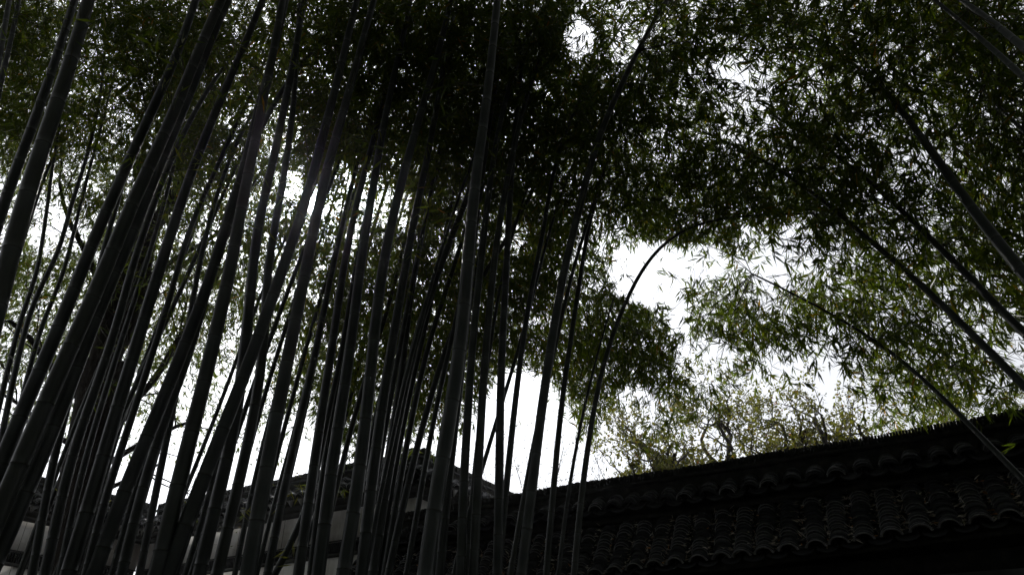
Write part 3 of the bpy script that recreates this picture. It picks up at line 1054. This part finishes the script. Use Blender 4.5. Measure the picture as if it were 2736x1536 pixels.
# ------------------------------------------------------------------ trees
def grow(mb, leafpts, p, d, L, r, lvl, maxlvl, up=.12, wig=.28, kids=(2, 4), k=5, keep=None):
    n = 5
    pts = [p.copy()]
    cur = p.copy()
    for i in range(n):
        d = norm(d + rng.normal(size=3) * wig * .55 + np.array([0, 0, up * .3]))
        cur = cur + d * L / n
        pts.append(cur.copy())
    R = np.linspace(r, r * .55, n + 1)
    mb.tube(pts, R, k if lvl < 2 else 3)
    if lvl >= maxlvl - 1:
        for q in pts[2:]:
            leafpts.append((q, d))
    if lvl >= maxlvl:
        return
    for _ in range(rng.integers(kids[0], kids[1] + 1)):
        i = rng.integers(2, n + 1)
        nd = norm(d + rng.normal(size=3) * .75 + np.array([0, 0, up]))
        grow(mb, leafpts, pts[i], nd, L * rng.uniform(.55, .8), R[i] * .62, lvl + 1, maxlvl, up, wig, kids, k)


def crown_leaves(root, base, pts, per, size, wid, mat, name='crown', spread=.10, droop=.2):
    P = np.array([q for q, _ in pts])
    D = np.array([d for _, d in pts])
    n = len(P) * per
    idx = rng.integers(0, len(P), n)
    c = P[idx] + rng.normal(size=(n, 3)) * spread * .5
    d = norm(D[idx] * .5 + rng.normal(size=(n, 3)) + np.array([0, 0, -droop]))
    L = rng.uniform(size[0], size[1], n)
    V, Q, T = leaves(c - base, d, L, L * rng.uniform(wid[0], wid[1], n), False)
    add(name, mesh_np(name, V, Q, T, [mat]), root, kind='stuff')


def yard_tree(px, D, top_y, label, spread, seeds=5, mat=M_young, per=3, size=(.04, .08), wid=(.45, .7), lean=0, old=True):
    gp = at_D(px, 1300, D)
    base = np.array([gp[0], gp[1], 0.0])
    topz = at_D(px, top_y, D)[2]
    root = empty('leafing_tree', base, label, 'tree', 'trees behind the garden wall')
    mb, lp = MB(), []
    H = 4.2
    tr = [base + np.array([lean * (z / H) ** 2 + .1 * math.sin(z * 2), 0, z]) for z in np.linspace(0, H, 7)]
    tm = MB()
    tm.tube(np.array(tr) - base, np.linspace(.16, .10, 7), 8)
    add('trunk', tm.mesh('trunk', [M_bark], True), root)
    for s in range(seeds):
        a = s / seeds * 2 * math.pi + rng.uniform(0, 1)
        d = norm(np.array([math.cos(a) * spread, math.sin(a) * spread, rng.uniform(.5, 1.3)]))
        grow(mb, lp, tr[-1 - (s % 2)], d, (topz - H) * .60, .13, 0, 4, up=.16, wig=.6, kids=(3, 4))
    me = mb.mesh('branches', [M_branch], True)
    me.transform(Matrix.Translation(-Vector(base)))
    add('branches', me, root, kind='stuff')
    crown_leaves(root, base, lp, per, size, wid, mat, spread=.05)
    if old:
        crown_leaves(root, base, lp[::3], 1, (.08, .14), (.2, .3), M_oldleaf, 'old_leaves', .2, .5)
    return root


yard_tree(1740, 12.0, 1235, 'low twisted tree with fresh yellow leaves, leftmost behind the ridge', 1.0, 5)
yard_tree(1890, 12.5, 1010, 'dense young-leaved tree above the middle of the ridge', .95, 8)
yard_tree(2140, 12.0, 960, 'open young-leaved tree with two visible limbs right of the dense one', .95, 7)
yard_tree(2420, 12.5, 970, 'pale leafing tree seen through the hanging bamboo leaves at the right', .9, 5)
yard_tree(2700, 12.0, 930, 'yellowish leafing tree at the right edge of the picture', .8, 5)

# small fine-leaved shrub left of the trees
gp = at_D(1545, 1300, 13)
base = np.array([gp[0], gp[1], 0.])
sh = empty('fine_leaved_shrub', base, 'small fine-leaved shrub top peeping over the ridge left of the trees', 'shrub')
mb, lp = MB(), []
for s in range(7):
    d = norm(np.array([rng.normal() * .25, rng.normal() * .25, 1]))
    grow(mb, lp, base + np.array([rng.normal() * .1, 0, 0]), d, 4.1, .03, 0, 2, up=.2, wig=.12, kids=(4, 6))
me = mb.mesh('stems', [M_branch])
me.transform(Matrix.Translation(-Vector(base)))
add('stems', me, sh, kind='stuff')
crown_leaves(sh, base, [q for q in lp if q[0][2] > 4.2], 8, (.05, .09), (.15, .2), M_oldleaf, spread=.22)

# big forked tree at the left, standing among the bamboo
def lerp_pts(lst, D):
    return np.array([at_D(x, y, D + k) for x, y, k in lst])


Dt = 10.0
trunk = lerp_pts([(150, 1700, -.9), (190, 1500, -.4), (222, 1300, 0), (255, 1100, .2), (282, 960, .3)], Dt)
b0 = trunk[0] + (trunk[0] - trunk[1]) * 1.4
b0[2] = 0
trunk = np.concatenate([[b0], trunk])
tb = b0.copy()
tree = empty('forked_tree', tb, 'large dark tree whose trunk forks among the bamboo at the left', 'tree')
tm = MB()
tp = resample(catmull(trunk), .25)
tm.tube(tp - tb, np.linspace(.36, .29, len(tp)) * (1 + rng.normal(size=len(tp)) * .02), 14)
add('trunk', tm.mesh('trunk', [M_bark], True), tree)
limbs = [([(268, 985, .3), (285, 880, .4), (305, 800, .6), (328, 720, .8), (345, 640, 1.0), (370, 520, 1.2), (380, 380, 1.4)], .16, .08),
         ([(285, 975, .3), (322, 900, .3), (350, 830, .4), (372, 750, .6), (392, 670, .8), (440, 560, 1.0), (520, 430, 1.2)], .17, .07),
         ([(300, 1150, .2), (355, 1080, .4), (430, 985, .8), (510, 850, 1.2), (590, 720, 1.6)], .06, .03),
         ([(210, 1060, .2), (150, 1000, .0), (90, 930, -.2), (30, 850, -.3)], .06, .03),
         ([(240, 1250, .2), (330, 1215, .5), (420, 1160, .9), (520, 1130, 1.2)], .05, .025),
         ([(225, 1200, .2), (140, 1160, .2), (60, 1090, .2), (-20, 1040, 0)], .045, .02),
         ([(300, 1300, .2), (360, 1275, .5), (430, 1240, .8)], .035, .015),
         ([(380, 760, .6), (450, 700, .8), (560, 640, 1.2), (640, 560, 1.4)], .05, .02),
         ([(300, 830, .5), (250, 720, .6), (190, 600, .6), (150, 480, .8)], .06, .02)]
tw, lp = MB(), []
for pts, ra, rb in limbs:
    P = resample(catmull(lerp_pts(pts, Dt)), .25)
    P = P + np.concatenate([[np.zeros(3)], rng.normal(size=(len(P) - 1, 3)) * .02])
    lm = MB()
    lm.tube(P - tb, np.linspace(ra, rb, len(P)), 8)
    add('limb', lm.mesh('limb', [M_bark], True), tree)
    for q in range(2, len(P), 2):
        d = norm(P[min(q + 1, len(P) - 1)] - P[q - 1])
        for _ in range(2):
            grow(tw, lp, P[q], norm(d + rng.normal(size=3) * .9), rng.uniform(.7, 1.4), .014, 0, 2, up=.1, wig=.4, kids=(2, 3), k=3)
me = tw.mesh('twigs', [M_bark])
me.transform(Matrix.Translation(-Vector(tb)))
add('twigs', me, tree, kind='stuff')
crown_leaves(tree, tb, lp, 1, (.05, .09), (.3, .45), M_leaf, spread=.2)

# ------------------------------------------------------------------ small leafy shoots low among the stems
def shoot(px, py, D, n, label, rad=.16, L=(.09, .15), mat=M_young):
    c = at_D(px, py, D)
    base = c.copy()
    base[2] = 0
    r = empty('bamboo_shoot', base, label, 'bamboo shoot', 'leafy shoots between the stems')
    st = MB()
    st.tube([np.zeros(3), np.array([.03, 0, c[2] * .6]), c - base], [.007, .005, .002], 4)
    add('stem', st.mesh('stem', [M_twig]), r)
    for i in range(n):
        cc = c + rng.normal(size=3) * rad * .5
        d = norm(rng.normal(size=3) + np.array([.2, 0, -.7]))
        V, Q, T = leaves(np.zeros((1, 3)), d[None], np.array([rng.uniform(*L)]), np.array([rng.uniform(.014, .02)]), True)
        add('leaf', mesh_np('leaf', V, Q, T, [mat]), r, loc=cc - base)


shoot(775, 1305, 7.5, 16, 'leafy bamboo shoot glowing yellow green before the dark roof fascia')
shoot(650, 1370, 7.5, 7, 'small yellow shoot of two leaves between culms below the gap', .1)
shoot(795, 1500, 6.0, 14, 'bright leafy shoot at the bottom edge under the wide white panel', .16)
shoot(95, 1330, 9.0, 10, 'tiny yellow leaf cluster above the leftmost white panel', .3, (.05, .08))
shoot(285, 1355, 9.0, 10, 'tiny yellow leaf cluster in front of the tiles beside the trunk', .22, (.05, .08))
shoot(12, 1240, 8.0, 14, 'green leaf tuft at the left edge beside the thick culm', .25)

# unseen leaf dome added behind the viewpoint to keep sky light off the stems
n = 95000
th = rng.uniform(math.pi * .90, math.pi * 2.10, n)
el = np.arcsin(rng.uniform(0, .99, n))
rad = rng.uniform(9, 13, n)
c_ = np.stack([np.cos(th) * np.cos(el) * rad, np.sin(th) * np.cos(el) * rad - .5, np.sin(el) * rad * 1.05 + .3], 1)
V, Q, T = leaves(c_, norm(rng.normal(size=(n, 3)) + np.array([0, 0, -.6])), rng.uniform(.28, .45, n), rng.uniform(.06, .10, n), False)
add('unseen_shade_thicket', mesh_np('unseen_shade_thicket', V, Q, T, [M_leaf]), kind='stuff', label='unseen leaf thicket added behind the viewpoint to block sky light', category='thicket')

# thin mist volume added to spread a soft glow round the sun
hz = MB()
hz.box(-405, 405, -405, 405, -1.2, 16.5)
hm = bpy.data.materials.new('mist')
hm.use_nodes = True
ht = hm.node_tree
ht.nodes.clear()
pv = N(ht, 'ShaderNodeVolumePrincipled')
pv.inputs['Color'].default_value = (.93, .96, 1, 1)
pv.inputs['Density'].default_value = .0008
pv.inputs['Anisotropy'].default_value = .9
hout = N(ht, 'ShaderNodeOutputMaterial')
ht.links.new(pv.outputs[0], hout.inputs['Volume'])
add('haze', hz.mesh('haze', [hm]), kind='stuff', label='faint pale mist added for a soft glow around the sun', category='haze')
S.cycles.volume_bounces = 0
